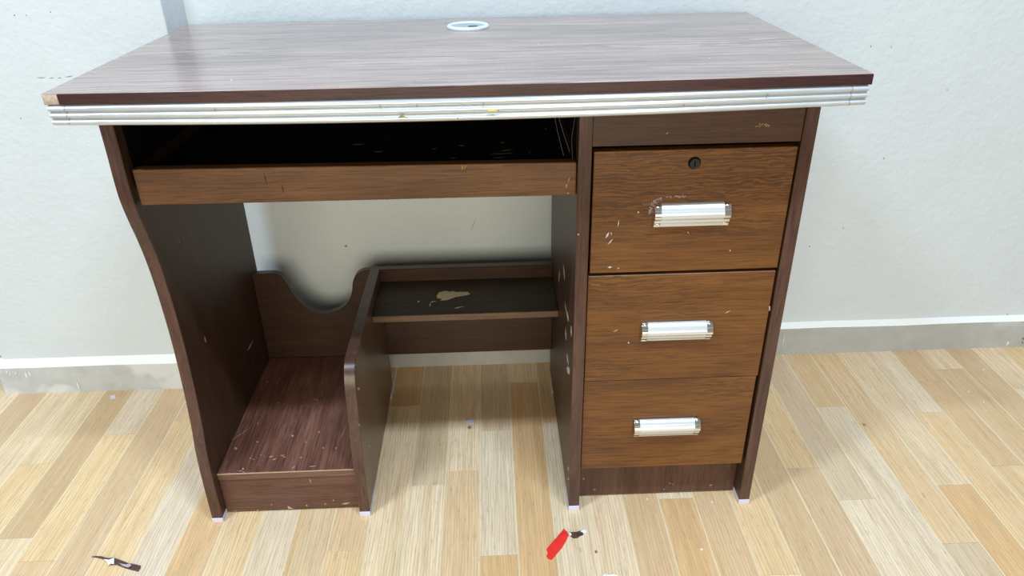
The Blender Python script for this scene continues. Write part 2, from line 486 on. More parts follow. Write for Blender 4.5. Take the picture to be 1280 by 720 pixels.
for xa, xb in ((-0.5040, -0.4844), (0.4434, 0.4632)):
    build('end_cap', trim_bm(xa, xb, 3, 0.0003), m_silver_cap, trim, smooth=True)
for x in (-0.31, -0.118, -0.075, -0.028, 0.003, 0.02, 0.24, 0.34):
    k = random.randrange(3); f = -0.0105 * bow(x)
    z = 0.7285 - 0.0083 * k
    b = box_bm(x, x + 0.0008, f - 0.0022, f - 0.0012, z - 0.0012, z + 0.0012, 0)
    build('nick', b, MARK['grey'], trim)
bm = box_bm(0.008, 0.018, -0.0135, -0.0125, 0.7195, 0.7225, 0.0003)
sm = build('yellow_smudge', bm, plain('yellow_smudge', lin(226, 198, 120), 0.6), trim)
bm = prism_bm([(-0.098, 0.7145), (-0.094, 0.7175), (-0.090, 0.716), (-0.086, 0.7135), (-0.091, 0.7150)], Y, -0.0128, -0.0118, 0)
build('green_scuff', bm, plain('green_scuff', lin(120, 128, 84), 0.7), trim)

# cable grommet
def lathe(profile, seg, cx, cy):
    bm = bmesh.new(); rows = []
    for i in range(seg):
        a = 2 * math.pi * i / seg
        rows.append([bm.verts.new((cx + r * math.cos(a), cy + r * math.sin(a), z)) for r, z in profile])
    for i in range(seg):
        r, s = rows[i], rows[(i + 1) % seg]
        for j in range(len(profile) - 1):
            bm.faces.new((r[j], s[j], s[j + 1], r[j + 1]))
    return bm
GX, GY = -0.0208, 0.389
gr = build('cable_grommet', lathe([(0.0345, 0.7502), (0.0345, 0.7525), (0.0325, 0.7545), (0.0290, 0.7545), (0.0270, 0.7525), (0.0268, 0.7504)], 48, GX, GY), m_grey_plastic, desk, smooth=True)
gr['label'] = 'round pale grey plastic cable grommet set in the desktop'
bm = lathe([(0.0001, 0.7512), (0.024, 0.7512), (0.0262, 0.7522), (0.0262, 0.7504)], 40, GX, GY)
lid = build('grommet_lid', bm, m_lid, gr, smooth=True)
build('finger_slot', prism_bm([(GX + 0.008 + 0.008 * math.cos(a), GY + 0.006 * math.sin(a)) for a in [i * math.pi / 6 for i in range(12)]], Z, 0.7512, 0.7518, 0), m_lock, gr)

# side panels -------------------------------------------------------------
PT = 0.018
PB = 0.0095                                     # panels stand on plastic glides
left_front = smooth_path([(0.0670, PB), (0.0705, 0.110), (0.0752, 0.157)], 3)[:-1] + \
             smooth_path([(0.0752, 0.157), (0.0830, 0.196), (0.0905, 0.262), (0.0955, 0.350), (0.0935, 0.430), (0.0880, 0.485), (0.0800, 0.526), (0.0712, 0.558), (0.0642, 0.590), (0.0630, 0.620), (0.0645, 0.660), (0.0650, 0.7362)], 4)
lp = build('side_panel', prism_bm(left_front + [(0.4704, 0.7362), (0.4704, PB)], X, -0.4859, -0.4679, 0.0007), m_panelz, desk)
lp['label'] = 'left side panel with a scalloped front edge'
ribbon('edge_band', left_front[::-1], X, -0.4859, -0.4679, 0.0008, m_band, lp)

ped_front = [(0.0635, PB), (0.0635, 0.7362)]
panels = {}
for nm, xa, lab in (('pedestal_panel', 0.1254, None), ('side_panel', 0.4214, None)):
    o = build(nm, box_bm(xa, xa + PT, 0.0643, 0.4704, PB, 0.7362, 0.0005), m_panelz, desk)
    ribbon('edge_band', [(0.0643, 0.7362), (0.0643, PB)], X, xa, xa + PT, 0.0008, m_band, o)
    panels[nm] = o
pp = panels['pedestal_panel']; rp = panels['side_panel']

div_front = [(0.0690, PB), (0.0705, 0.060), (0.0725, 0.112), (0.0790, 0.160), (0.0865, 0.200), (0.0910, 0.232), (0.0965, 0.258), (0.1050, 0.2755), (0.1180, 0.2862), (0.1340, 0.2900)]
div_path = smooth_path(div_front, 3) + [(0.25, 0.2905), (0.4330, 0.2905)]
dv = build('divider_panel', prism_bm(div_path + [(0.4330, PB)], X, -0.2349, -0.2169, 0.0007), m_divider, desk)
dv['label'] = 'low divider panel with a rounded front corner'
ribbon('edge_band', div_path[::-1], X, -0.2349, -0.2169, 0.0008, m_band, dv)

for xa, y0 in ((-0.4859, 0.0650), (-0.2349, 0.0670), (0.1254, 0.0620), (0.4214, 0.0620)):
    bm = box_bm(xa - 0.0003, xa + PT + 0.0003, y0, y0 + 0.055, 0.0, 0.0098, 0.0006)
    g = build('foot_glide', bm, m_glide, desk)
    g['label'] = 'lilac white plastic glide under a panel'
    build('foot_glide', box_bm(xa - 0.0003, xa + PT + 0.0003, 0.40, 0.455, 0.0, 0.0098, 0.0006), m_glide, desk)

# computer holder at the left ------------------------------------------------
cs = build('computer_shelf', box_bm(-0.4677, -0.2351, 0.0865, 0.4335, 0.0760, 0.0900, 0.0008), m_cpu, desk)
cs['label'] = 'scuffed reddish brown low shelf with pale scratches'
build('front_edge', box_bm(-0.4675, -0.2353, 0.0852, 0.0866, 0.0768, 0.0901, 0.0004), m_worn, cs)
build('worn_lip', box_bm(-0.4672, -0.2356, 0.0849, 0.0868, 0.0887, 0.0903, 0.0003), MARK['beige'], cs)
kk = build('kick_board', box_bm(-0.4677, -0.2351, 0.0872, 0.1030, 0.0030, 0.0758, 0.0008), m_kick, desk)

bpath = [(-0.4677, 0.2868), (-0.4500, 0.2872), (-0.4330, 0.2874)] + \
        smooth_path([(-0.4240, 0.2872), (-0.4130, 0.2825), (-0.4040, 0.2660), (-0.3960, 0.2420), (-0.3830, 0.2190), (-0.3660, 0.2005), (-0.3440, 0.1915), (-0.3170, 0.1965), (-0.2950, 0.2090), (-0.2830, 0.2240), (-0.2755, 0.2440), (-0.2715, 0.2640), (-0.2630, 0.2790), (-0.2500, 0.2865), (-0.2360, 0.2888)], 4) + [(0.1252, 0.2888)]
back_poly = bpath + [(0.1252, 0.0880), (-0.4677, 0.0880)]
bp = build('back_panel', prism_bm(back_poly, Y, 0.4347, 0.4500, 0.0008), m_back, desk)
bp['label'] = 'low back panel with a scooped cut-out in its top edge'
ribbon('edge_band', bpath[::-1], Y, 0.4347, 0.4500, 0.0006, m_dim, bp)

sh = build('leg_space_shelf', box_bm(-0.2167, 0.1252, 0.3005, 0.4345, 0.2480, 0.2620, 0.0008), m_shelf, desk)
sh['label'] = 'small shelf in the leg space with a torn beige patch'
build('front_edge', box_bm(-0.2165, 0.1250, 0.2992, 0.3006, 0.2486, 0.2616, 0.0004), m_worn2, sh)

# keyboard tray ----------------------------------------------------------------
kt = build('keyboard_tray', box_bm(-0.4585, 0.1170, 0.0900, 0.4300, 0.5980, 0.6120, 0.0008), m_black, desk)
kt['label'] = 'sliding keyboard tray, painted near-black for shade, with a lighter brown front'
fr_poly = [(-0.4640, 0.5800), (0.1245, 0.5775), (0.1245, 0.6245), (-0.4640, 0.6305)]
tf = build('tray_front', prism_bm(fr_poly, Y, 0.0737, 0.0897, 0.0008), m_tray, kt)
for xa, xb in ((-0.4677, -0.4590), (0.1175, 0.1252)):
    build('tray_runner', box_bm(xa, xb, 0.0930, 0.43, 0.5990, 0.6110, 0.0005), m_lock, desk)
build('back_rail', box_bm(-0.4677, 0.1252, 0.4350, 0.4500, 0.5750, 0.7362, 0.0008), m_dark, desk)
build('underside_shade', box_bm(-0.4677, 0.1252, 0.0300, 0.4345, 0.7330, 0.7363, 0), m_dark, desk)  # added sheet under the desktop, shade painted as near-black
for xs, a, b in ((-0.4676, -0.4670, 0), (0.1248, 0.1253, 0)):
    build('shade_lining', box_bm(min(xs, a), max(xs, a), 0.0840, 0.4345, 0.6260, 0.7328, 0), m_dark, desk)  # added dark sheets on the bay's sides, standing in for its shade
def wire(name, pts, r, mat, parent):
    bm = bmesh.new(); rows = []
    for p in pts:
        rows.append([bm.verts.new((p[0] + r * math.cos(a), p[1], p[2] + r * math.sin(a))) for a in (0, 2.1, 4.2)])
    for q, s in zip(rows, rows[1:]):
        for j in range(3): bm.faces.new((q[j], q[(j + 1) % 3], s[(j + 1) % 3], s[j]))
    return build(name, bm, mat, parent)
wire('thread', [(0.094, 0.085, 0.690), (0.099, 0.083, 0.665), (0.1075, 0.080, 0.632)], 0.0002, m_thread, desk)
wire('thread', [(0.098, 0.085, 0.691), (0.106, 0.083, 0.665), (0.1155, 0.080, 0.637)], 0.0002, m_thread, desk)
wire('thread', [(0.1225, 0.085, 0.685), (0.118, 0.083, 0.655), (0.1195, 0.080, 0.628)], 0.0002, m_thread, desk)

# drawer pedestal ----------------------------------------------------------------
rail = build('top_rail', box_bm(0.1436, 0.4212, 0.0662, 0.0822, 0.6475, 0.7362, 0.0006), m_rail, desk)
plinth = build('plinth', box_bm(0.1436, 0.4212, 0.0942, 0.1100, 0.0035, 0.1000, 0.0006), m_plinth, desk)
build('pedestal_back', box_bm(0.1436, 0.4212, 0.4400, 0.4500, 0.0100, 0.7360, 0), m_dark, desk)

def handle_bm(x0, x1, zt, h):
    """bar pull: base plate, bulged ribbed body, flat lower lip; chrome end blocks"""
    prof = [(0.0, 0.0), (0.0035, 0.0), (0.0055, -0.04), (0.0080, -0.10), (0.0098, -0.19), (0.0104, -0.215), (0.0103, -0.235),
            (0.0122, -0.31), (0.0132, -0.40), (0.0130, -0.48), (0.0122, -0.55), (0.0115, -0.565), (0.0108, -0.60), (0.0096, -0.64),
            (0.0086, -0.68), (0.0082, -0.76), (0.0076, -0.775), (0.0048, -0.96), (0.0022, -1.0), (0.0, -1.0)]
    bm = bmesh.new()
    def seg(xa, xb, grow, mi, inset=0.0):
        rows = []
        for x, g in ((xa, grow - inset), (xa + 0.0006, grow), (xb - 0.0006, grow), (xb, grow - inset)):
            rows.append([bm.verts.new((x, 0.067 - (p + (g if p > 0 else 0)), zt + z * h)) for p, z in prof])
        m = len(prof)
        for r, s in zip(rows, rows[1:]):
            for j in range(m):
                f = bm.faces.new((r[j], r[(j + 1) % m], s[(j + 1) % m], s[j])); f.material_index = mi
        for f in (bm.faces.new(rows[0]), bm.faces.new(rows[-1][::-1])): f.material_index = mi
    cw = 0.0092
    seg(x0 + cw, x1 - cw, 0.0, 0)
    for xa in (x0, x1 - cw):
        seg(xa, xa + cw, 0.0006, 1, 0.0006)
    return bm

DR = [('drawer', 0.1468, 0.4196, 0.4588, 0.6405, 0.2322, 0.3375, 0.5650, 0.0350),
      ('drawer', 0.1450, 0.4188, 0.2682, 0.4538, 0.2272, 0.3340, 0.3738, 0.0315),
      ('drawer', 0.1448, 0.4170, 0.0880, 0.2672, 0.2276, 0.3345, 0.1905, 0.0330)]
drawers = []
for i, (nm, xa, xb, za, zb, hx0, hx1, hz, hh) in enumerate(DR):
    bm = box_bm(xa, xb, 0.0672 + 0.0006 * i, 0.083, za, zb, 0.0007)
    d = build(nm, bm, m_draw, desk)
    d['label'] = ('top drawer with a lock and white paint smears', 'middle drawer with scratches', 'bottom drawer')[i]
    hb = handle_bm(hx0, hx1, hz, hh)
    ho = build('handle', hb, [m_alu, m_chrome], d, smooth=True)
    ho['label'] = 'silver ribbed bar handle with chrome ends'
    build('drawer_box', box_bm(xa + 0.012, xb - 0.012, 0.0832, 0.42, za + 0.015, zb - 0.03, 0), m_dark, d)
    drawers.append(d)

# lock in the top drawer
LX, LZ = 0.2822, 0.6215
def disc(r, y0, y1, cx, cz, seg=24):
    return prism_bm([(cx + r * math.cos(2 * math.pi * i / seg), cz + r * math.sin(2 * math.pi * i / seg)) for i in range(seg)], Y, y0, y1, 0)
lk = build('lock', disc(0.0085, 0.0660, 0.0675, LX, LZ), m_hole, drawers[0])
lk['label'] = 'small round dark lock'
build('lock_barrel', disc(0.0070, 0.0652, 0.0662, LX + 0.0006, LZ - 0.0010), m_lock, drawers[0])
build('keyhole', box_bm(LX - 0.0004, LX + 0.0012, 0.0648, 0.0653, LZ - 0.0050, LZ + 0.0030, 0), m_hole, drawers[0])

# ------------------------------------------------------------------ wear marks: thin flakes on the surfaces
PAR = dict(tray_top=(kt, 0, 1), shelf=(sh, -0.0, 1), rail=(rail, 0, -1), drawer1=(drawers[0], 0, -1), drawer2=(drawers[1], 0, -1), tray_front=(tf, 0, -1),
           ped_left=(pp, 0, -1), divider=(dv, 0, 1), computer_shelf=(cs, 0, 1), left_panel=(lp, 0, 1), kick=(kk, 0, -1), plinth=(plinth, 0, -1),
           desktop=(top, 0, 1), wall_back=(wall, 0, -1), pillar=(pillar, 0, -1), base_left=(base_l, 0, -1), base_right=(base_r, 0, -1))
CHIPS = [
    ["shelf",2,"beige",[[-0.1026,0.3712,0.262],[-0.0984,0.3833,0.262],[-0.0866,0.3889,0.262],[-0.0779,0.3845,0.262],[-0.0719,0.3867,0.262],[-0.0658,0.3825,0.262],[-0.044,0.3824,0.262],[-0.0378,0.3732,0.262],[-0.0462,0.3688,0.262],[-0.0652,0.3639,0.262],[-0.0814,0.3527,0.262],[-0.0944,0.3512,0.262],[-0.0912,0.3582,0.262],[-0.1008,0.3613,0.262]]],
    ["shelf",2,"beige",[[-0.1125,0.347,0.262],[-0.105,0.3514,0.262],[-0.1031,0.3488,0.262],[-0.1105,0.3445,0.262]]],
    ["shelf",2,"beige",[[-0.1139,0.3322,0.262],[-0.1134,0.3428,0.262],[-0.1118,0.3422,0.262],[-0.1121,0.3309,0.262]]],
    ["shelf",2,"beige",[[-0.0662,0.321,0.262],[-0.0593,0.3248,0.262],[-0.0494,0.3265,0.262],[-0.0569,0.3228,0.262],[-0.0638,0.319,0.262]]],
    ["shelf",2,"beige",[[-0.1336,0.3499,0.262],[-0.135,0.3468,0.262],[-0.1368,0.3469,0.262],[-0.1372,0.3501,0.262],[-0.1373,0.3533,0.262],[-0.1354,0.3532,0.262]]],
    ["rail",1,"beige",[[0.3635,0.066,0.6726],[0.3629,0.066,0.6718],[0.3621,0.066,0.6718],[0.3617,0.066,0.6726],[0.3619,0.066,0.6734],[0.3627,0.066,0.6733]]],
    ["rail",1,"beige",[[0.2401,0.066,0.6622],[0.2422,0.066,0.6628],[0.2433,0.066,0.6648],[0.2413,0.066,0.664]]],
    ["drawer1",1,"white",[[0.2125,0.067,0.5522],[0.2119,0.067,0.5509],[0.2104,0.067,0.5509],[0.2095,0.067,0.5523],[0.2103,0.067,0.5536],[0.2117,0.067,0.5536]]],
    ["drawer1",1,"beige",[[0.2821,0.067,0.5208],[0.2829,0.067,0.5185],[0.2852,0.067,0.5179],[0.2841,0.067,0.5199]]],
    ["drawer1",1,"white",[[0.1672,0.067,0.5141],[0.171,0.067,0.518],[0.1719,0.067,0.5237],[0.1686,0.067,0.5196]]],
    ["drawer1",1,"white",[[0.1707,0.067,0.5039],[0.175,0.067,0.5079],[0.1778,0.067,0.5132],[0.1738,0.067,0.509]]],
    ["drawer1",1,"white",[[0.1836,0.067,0.5307],[0.1851,0.067,0.5362],[0.185,0.067,0.5421],[0.1838,0.067,0.5365]]],
    ["drawer1",1,"white",[[0.1722,0.067,0.468],[0.1758,0.067,0.4665],[0.1787,0.067,0.4687],[0.1752,0.067,0.4696]]],
    ["drawer1",1,"white",[[0.1864,0.067,0.4652],[0.1883,0.067,0.4653],[0.1892,0.067,0.4671],[0.1875,0.067,0.4667]]],
    ["drawer1",1,"white",[[0.1749,0.067,0.524],[0.1746,0.067,0.5208],[0.1755,0.067,0.5177],[0.1757,0.067,0.5209]]],
    ["drawer1",1,"white",[[0.3479,0.067,0.4892],[0.3472,0.067,0.4883],[0.3462,0.067,0.4883],[0.346,0.067,0.4892],[0.346,0.067,0.4901],[0.347,0.067,0.4901]]],
    ["drawer1",1,"beige",[[0.1924,0.067,0.6144],[0.1935,0.067,0.613],[0.1951,0.067,0.6124],[0.1939,0.067,0.6137]]],
    ["drawer2",1,"beige",[[0.3522,0.067,0.3851],[0.3565,0.067,0.3863],[0.3598,0.067,0.3894],[0.3556,0.067,0.3879]]],
    ["drawer2",1,"white",[[0.2114,0.067,0.3381],[0.2108,0.067,0.337],[0.2097,0.067,0.337],[0.2092,0.067,0.3382],[0.2096,0.067,0.3393],[0.2107,0.067,0.3393]]],
    ["drawer2",1,"beige",[[0.4167,0.067,0.3941],[0.4191,0.067,0.3948],[0.4198,0.067,0.388],[0.4185,0.067,0.3866]]],
    ["drawer2",1,"beige",[[0.186,0.067,0.3588],[0.1899,0.067,0.3599],[0.1929,0.067,0.3626],[0.1892,0.067,0.3613]]],
    ["tray_front",1,"dark",[[-0.2926,0.0735,0.621],[-0.2931,0.0735,0.6129],[-0.2914,0.0735,0.6053],[-0.2912,0.0735,0.6134]]],
    ["tray_front",1,"dark",[[-0.2716,0.0735,0.6044],[-0.2724,0.0735,0.5979],[-0.2711,0.0735,0.5918],[-0.2706,0.0735,0.5983]]],
    ["tray_front",1,"beige",[[0.1162,0.0735,0.6044],[0.1141,0.0735,0.6004],[0.1134,0.0735,0.5957],[0.1153,0.0735,0.5999]]],
    ["tray_front",1,"beige",[[0.1128,0.0735,0.5951],[0.1105,0.0735,0.5924],[0.1104,0.0735,0.5886],[0.1123,0.0735,0.5915]]],
    ["tray_front",1,"beige",[[0.1146,0.0735,0.5806],[0.1142,0.0735,0.5796],[0.1131,0.0735,0.5796],[0.1124,0.0735,0.5806],[0.113,0.0735,0.5816],[0.1141,0.0735,0.5816]]],
    ["tray_front",1,"straw",[[-0.027,0.0735,0.6254],[-0.0291,0.0735,0.6214],[-0.0302,0.0735,0.6169],[-0.0283,0.0735,0.621]]],
    ["tray_front",1,"straw",[[-0.0303,0.0735,0.6253],[-0.029,0.0735,0.6217],[-0.0268,0.0735,0.6187],[-0.0283,0.0735,0.6222]]],
    ["tray_front",1,"straw",[[-0.0226,0.0735,0.6252],[-0.025,0.0735,0.6226],[-0.0268,0.0735,0.6194],[-0.0244,0.0735,0.6221]]],
    ["ped_left",0,"white",[[0.1254,0.2257,0.3952],[0.1254,0.2239,0.3816],[0.1254,0.2023,0.3785],[0.1254,0.2074,0.3902]]],
    ["ped_left",0,"white",[[0.1254,0.2909,0.349],[0.1254,0.3014,0.3324],[0.1254,0.3006,0.3214],[0.1254,0.2918,0.3373]]],
    ["ped_left",0,"white",[[0.1254,0.1939,0.3424],[0.1254,0.1829,0.3345],[0.1254,0.1536,0.3379],[0.1254,0.1673,0.3438]]],
    ["ped_left",0,"white",[[0.1254,0.1577,0.3454],[0.1254,0.1564,0.3357],[0.1254,0.1338,0.3392],[0.1254,0.1387,0.3465]]],
    ["ped_left",0,"white",[[0.1254,0.0947,0.3548],[0.1254,0.0996,0.3417],[0.1254,0.0879,0.3389],[0.1254,0.0859,0.3502]]],
    ["ped_left",0,"white",[[0.1254,0.1748,0.3026],[0.1254,0.1745,0.2902],[0.1254,0.1599,0.2869],[0.1254,0.1626,0.2978]]],
    ["ped_left",0,"white",[[0.1254,0.0477,0.5313],[0.1254,0.0493,0.5288],[0.1254,0.0369,0.534],[0.1254,0.0376,0.5352]]],
    ["ped_left",0,"white",[[0.1254,0.1422,0.2438],[0.1254,0.1223,0.2603],[0.1254,0.0991,0.2705],[0.1254,0.1027,0.2578],[0.1254,0.1257,0.244]]],
    ["ped_left",0,"white",[[0.1254,0.1462,0.2698],[0.1254,0.1404,0.2616],[0.1254,0.119,0.2645],[0.1254,0.1273,0.2707]]],
    ["ped_left",0,"white",[[0.1254,0.0866,0.0789],[0.1254,0.0919,0.0688],[0.1254,0.0792,0.0753],[0.1254,0.077,0.0825]]],
    ["ped_left",0,"white",[[0.1254,0.0654,0.0694],[0.1254,0.0731,0.0606],[0.1254,0.0853,0.0492],[0.1254,0.0896,0.0468],[0.1254,0.0858,0.052],[0.1254,0.0737,0.0634]]],
    ["divider",0,"beige",[[-0.2169,0.1402,0.0929],[-0.2169,0.1356,0.094],[-0.2169,0.1289,0.0997],[-0.2169,0.1269,0.1043],[-0.2169,0.1316,0.103],[-0.2169,0.1383,0.0973]]],
    ["divider",0,"beige",[[-0.2169,0.0888,0.0642],[-0.2169,0.084,0.0662],[-0.2169,0.0784,0.0714],[-0.2169,0.0776,0.0746],[-0.2169,0.0807,0.0743],[-0.2169,0.0863,0.0691]]],
    ["divider",0,"beige",[[-0.2169,0.0867,0.0354],[-0.2169,0.082,0.0376],[-0.2169,0.077,0.0425],[-0.2169,0.0765,0.0453],[-0.2169,0.0791,0.0451],[-0.2169,0.0842,0.0403]]],
    ["divider",0,"beige",[[-0.2169,0.1194,0.2318],[-0.2169,0.1128,0.2337],[-0.2169,0.1069,0.2381],[-0.2169,0.1074,0.2406],[-0.2169,0.1098,0.2418],[-0.2169,0.1158,0.2374]]],
    ["divider",0,"beige",[[-0.2169,0.4117,0.0849],[-0.2169,0.4051,0.0871],[-0.2169,0.3966,0.0929],[-0.2169,0.3947,0.0965],[-0.2169,0.3991,0.0957],[-0.2169,0.4075,0.09]]],
    ["divider",0,"beige",[[-0.2169,0.088,0.1823],[-0.2169,0.0859,0.1824],[-0.2169,0.0821,0.1854],[-0.2169,0.0805,0.1883],[-0.2169,0.0837,0.1874],[-0.2169,0.0874,0.1844]]],
    ["computer_shelf",2,"beige",[[-0.3592,0.179,0.09],[-0.3604,0.1767,0.09],[-0.3626,0.1768,0.09],[-0.3634,0.1792,0.09],[-0.3636,0.1815,0.09],[-0.3615,0.1814,0.09]]],
    ["computer_shelf",2,"beige",[[-0.4514,0.15,0.09],[-0.4516,0.1472,0.09],[-0.4543,0.1473,0.09],[-0.4567,0.1503,0.09],[-0.4559,0.1531,0.09],[-0.4533,0.1529,0.09]]],
    ["computer_shelf",2,"beige",[[-0.3325,0.1203,0.09],[-0.3326,0.1186,0.09],[-0.3342,0.1187,0.09],[-0.3358,0.1205,0.09],[-0.3349,0.1222,0.09],[-0.3333,0.1221,0.09]]],
    ["computer_shelf",2,"beige",[[-0.314,0.187,0.09],[-0.3146,0.1852,0.09],[-0.3164,0.1853,0.09],[-0.3174,0.1872,0.09],[-0.3171,0.1891,0.09],[-0.3154,0.189,0.09]]],
    ["computer_shelf",2,"beige",[[-0.4245,0.0967,0.09],[-0.4254,0.0949,0.09],[-0.4272,0.095,0.09],[-0.428,0.0969,0.09],[-0.4282,0.0987,0.09],[-0.4265,0.0986,0.09]]],
    ["computer_shelf",2,"beige",[[-0.2986,0.1429,0.09],[-0.2995,0.1414,0.09],[-0.3009,0.1415,0.09],[-0.3014,0.143,0.09],[-0.3015,0.1445,0.09],[-0.3001,0.1444,0.09]]],
    ["computer_shelf",2,"beige",[[-0.4094,0.2778,0.09],[-0.4102,0.276,0.09],[-0.4117,0.2761,0.09],[-0.4124,0.2779,0.09],[-0.4126,0.2797,0.09],[-0.4111,0.2796,0.09]]],
    ["computer_shelf",2,"beige",[[-0.2764,0.1417,0.09],[-0.2764,0.1403,0.09],[-0.2777,0.1404,0.09],[-0.2789,0.1418,0.09],[-0.2781,0.1431,0.09],[-0.2769,0.143,0.09]]],
    ["computer_shelf",2,"beige",[[-0.3326,0.1607,0.09],[-0.3326,0.1593,0.09],[-0.3339,0.1593,0.09],[-0.3352,0.1608,0.09],[-0.3345,0.1621,0.09],[-0.3332,0.1621,0.09]]],
    ["computer_shelf",2,"beige",[[-0.4245,0.167,0.09],[-0.4206,0.1645,0.09],[-0.4174,0.1653,0.09],[-0.4211,0.1673,0.09]]],
    ["computer_shelf",2,"beige",[[-0.3906,0.1246,0.09],[-0.386,0.1239,0.09],[-0.3826,0.1263,0.09],[-0.387,0.1266,0.09]]],
    ["computer_shelf",2,"beige",[[-0.3824,0.1159,0.09],[-0.3783,0.1167,0.09],[-0.3759,0.1205,0.09],[-0.3797,0.1192,0.09]]],
    ["computer_shelf",2,"beige",[[-0.3722,0.1271,0.09],[-0.3673,0.1261,0.09],[-0.363,0.1275,0.09],[-0.3678,0.1281,0.09]]],
    ["computer_shelf",2,"beige",[[-0.366,0.1235,0.09],[-0.3631,0.1218,0.09],[-0.3606,0.1224,0.09],[-0.3634,0.1238,0.09]]],
    ["computer_shelf",2,"beige",[[-0.4713,0.1695,0.09],[-0.4573,0.1874,0.09],[-0.4437,0.2067,0.09],[-0.4579,0.1882,0.09]]],
    ["computer_shelf",2,"beige",[[-0.4332,0.2117,0.09],[-0.4325,0.2172,0.09],[-0.4333,0.2236,0.09],[-0.4338,0.2179,0.09]]],
    ["computer_shelf",2,"beige",[[-0.2749,0.1575,0.09],[-0.2709,0.1816,0.09],[-0.2678,0.2072,0.09],[-0.2718,0.1822,0.09]]],
    ["computer_shelf",2,"beige",[[-0.3438,0.0915,0.09],[-0.3405,0.0949,0.09],[-0.3388,0.1005,0.09],[-0.3419,0.0967,0.09]]],
    ["computer_shelf",2,"beige",[[-0.3154,0.0957,0.09],[-0.309,0.0955,0.09],[-0.3034,0.0979,0.09],[-0.3097,0.0976,0.09]]],
    ["computer_shelf",2,"beige",[[-0.3475,0.2891,0.09],[-0.3404,0.2837,0.09],[-0.3333,0.2806,0.09],[-0.3404,0.2856,0.09]]],
    ["left_panel",0,"white",[[-0.4679,0.3309,0.1763],[-0.4679,0.3524,0.1736],[-0.4679,0.3696,0.1754],[-0.4679,0.3484,0.1773]]],
    ["left_panel",0,"beige",[[-0.4679,0.1688,0.3108],[-0.4679,0.1668,0.3062],[-0.4679,0.1682,0.2997],[-0.4679,0.1696,0.3047]]],
    ["left_panel",0,"beige",[[-0.4679,0.1609,0.4826],[-0.4679,0.1658,0.4834],[-0.4679,0.1684,0.4857],[-0.4679,0.1639,0.4846]]],
    ["kick",1,"beige",[[-0.3618,0.087,0.0114],[-0.3583,0.087,0.0086],[-0.3531,0.087,0.0043],[-0.3619,0.087,0.0042]]],
    ["kick",1,"beige",[[-0.3303,0.087,0.0107],[-0.3281,0.087,0.0124],[-0.3273,0.087,0.0097],[-0.3298,0.087,0.0088]]],
    ["kick",1,"beige",[[-0.39,0.087,0.0154],[-0.3872,0.087,0.0168],[-0.3883,0.087,0.0142]]],
    ["kick",1,"beige",[[-0.4547,0.087,0.0048],[-0.4519,0.087,0.0042],[-0.4536,0.087,0.0026]]],
    ["kick",1,"beige",[[-0.4168,0.087,0.0037],[-0.4127,0.087,0.0046],[-0.4141,0.087,0.0025]]],
    ["kick",1,"beige",[[-0.3146,0.087,0.0726],[-0.3153,0.087,0.0665],[-0.3141,0.087,0.0608],[-0.3137,0.087,0.0669]]],
    ["kick",1,"beige",[[-0.2685,0.087,0.011],[-0.2611,0.087,0.0098],[-0.2537,0.087,0.0129],[-0.2611,0.087,0.0135]]],
    ["kick",1,"beige",[[-0.2804,0.087,0.02],[-0.2816,0.087,0.0187],[-0.2827,0.087,0.0188],[-0.2827,0.087,0.0201],[-0.2823,0.087,0.0214],[-0.2812,0.087,0.0213]]],
    ["kick",1,"beige",[[-0.2986,0.087,0.0109],[-0.2962,0.087,0.0112],[-0.2948,0.087,0.0138],[-0.2969,0.087,0.0131]]],
    ["plinth",1,"beige",[[0.1524,0.094,0.0452],[0.153,0.094,0.0411],[0.1555,0.094,0.0383],[0.1546,0.094,0.0422]]],
    ["plinth",1,"beige",[[0.297,0.094,0.0114],[0.2964,0.094,0.0098],[0.2979,0.094,0.0095],[0.2981,0.094,0.0109]]],
    ["plinth",1,"beige",[[0.3032,0.094,0.0263],[0.306,0.094,0.0234],[0.3092,0.094,0.0224],[0.3064,0.094,0.025]]],
    ["plinth",1,"beige",[[0.3113,0.094,0.0234],[0.3113,0.094,0.0211],[0.313,0.094,0.02],[0.3127,0.094,0.0221]]],
    ["plinth",1,"beige",[[0.3764,0.094,0.0153],[0.38,0.094,0.0154],[0.383,0.094,0.0174],[0.3796,0.094,0.0169]]],
    ["plinth",1,"beige",[[0.1714,0.094,0.0169],[0.1738,0.094,0.0149],[0.1764,0.094,0.0148],[0.174,0.094,0.0164]]],
    ["desktop",2,"white",[[0.0135,0.4163,0.75],[0.2052,0.3929,0.75],[0.2044,0.3871,0.75],[0.0134,0.4103,0.75]]],
    ["desktop",2,"white",[[0.204,0.3931,0.75],[0.2107,0.4027,0.75],[0.21,0.3952,0.75],[0.2054,0.3854,0.75]]],
    ["desktop",2,"white",[[-0.2994,0.0439,0.75],[-0.2993,0.0396,0.75],[-0.301,0.0398,0.75],[-0.303,0.0443,0.75],[-0.3037,0.0488,0.75],[-0.3019,0.0486,0.75]]],
    ["desktop",2,"white",[[0.3844,0.0567,0.75],[0.3874,0.0545,0.75],[0.3924,0.0577,0.75],[0.3891,0.059,0.75]]],
    ["desktop",2,"white",[[0.3936,0.0557,0.75],[0.3946,0.054,0.75],[0.397,0.0567,0.75],[0.3959,0.0576,0.75]]],
    ["desktop",2,"white",[[0.2994,0.1044,0.75],[0.2973,0.1003,0.75],[0.296,0.1004,0.75],[0.2967,0.1047,0.75],[0.2982,0.1089,0.75],[0.2996,0.1088,0.75]]],
    ["desktop",2,"white",[[0.0848,0.2303,0.75],[0.0836,0.2263,0.75],[0.0825,0.2264,0.75],[0.0824,0.2306,0.75],[0.083,0.2348,0.75],[0.0842,0.2347,0.75]]],
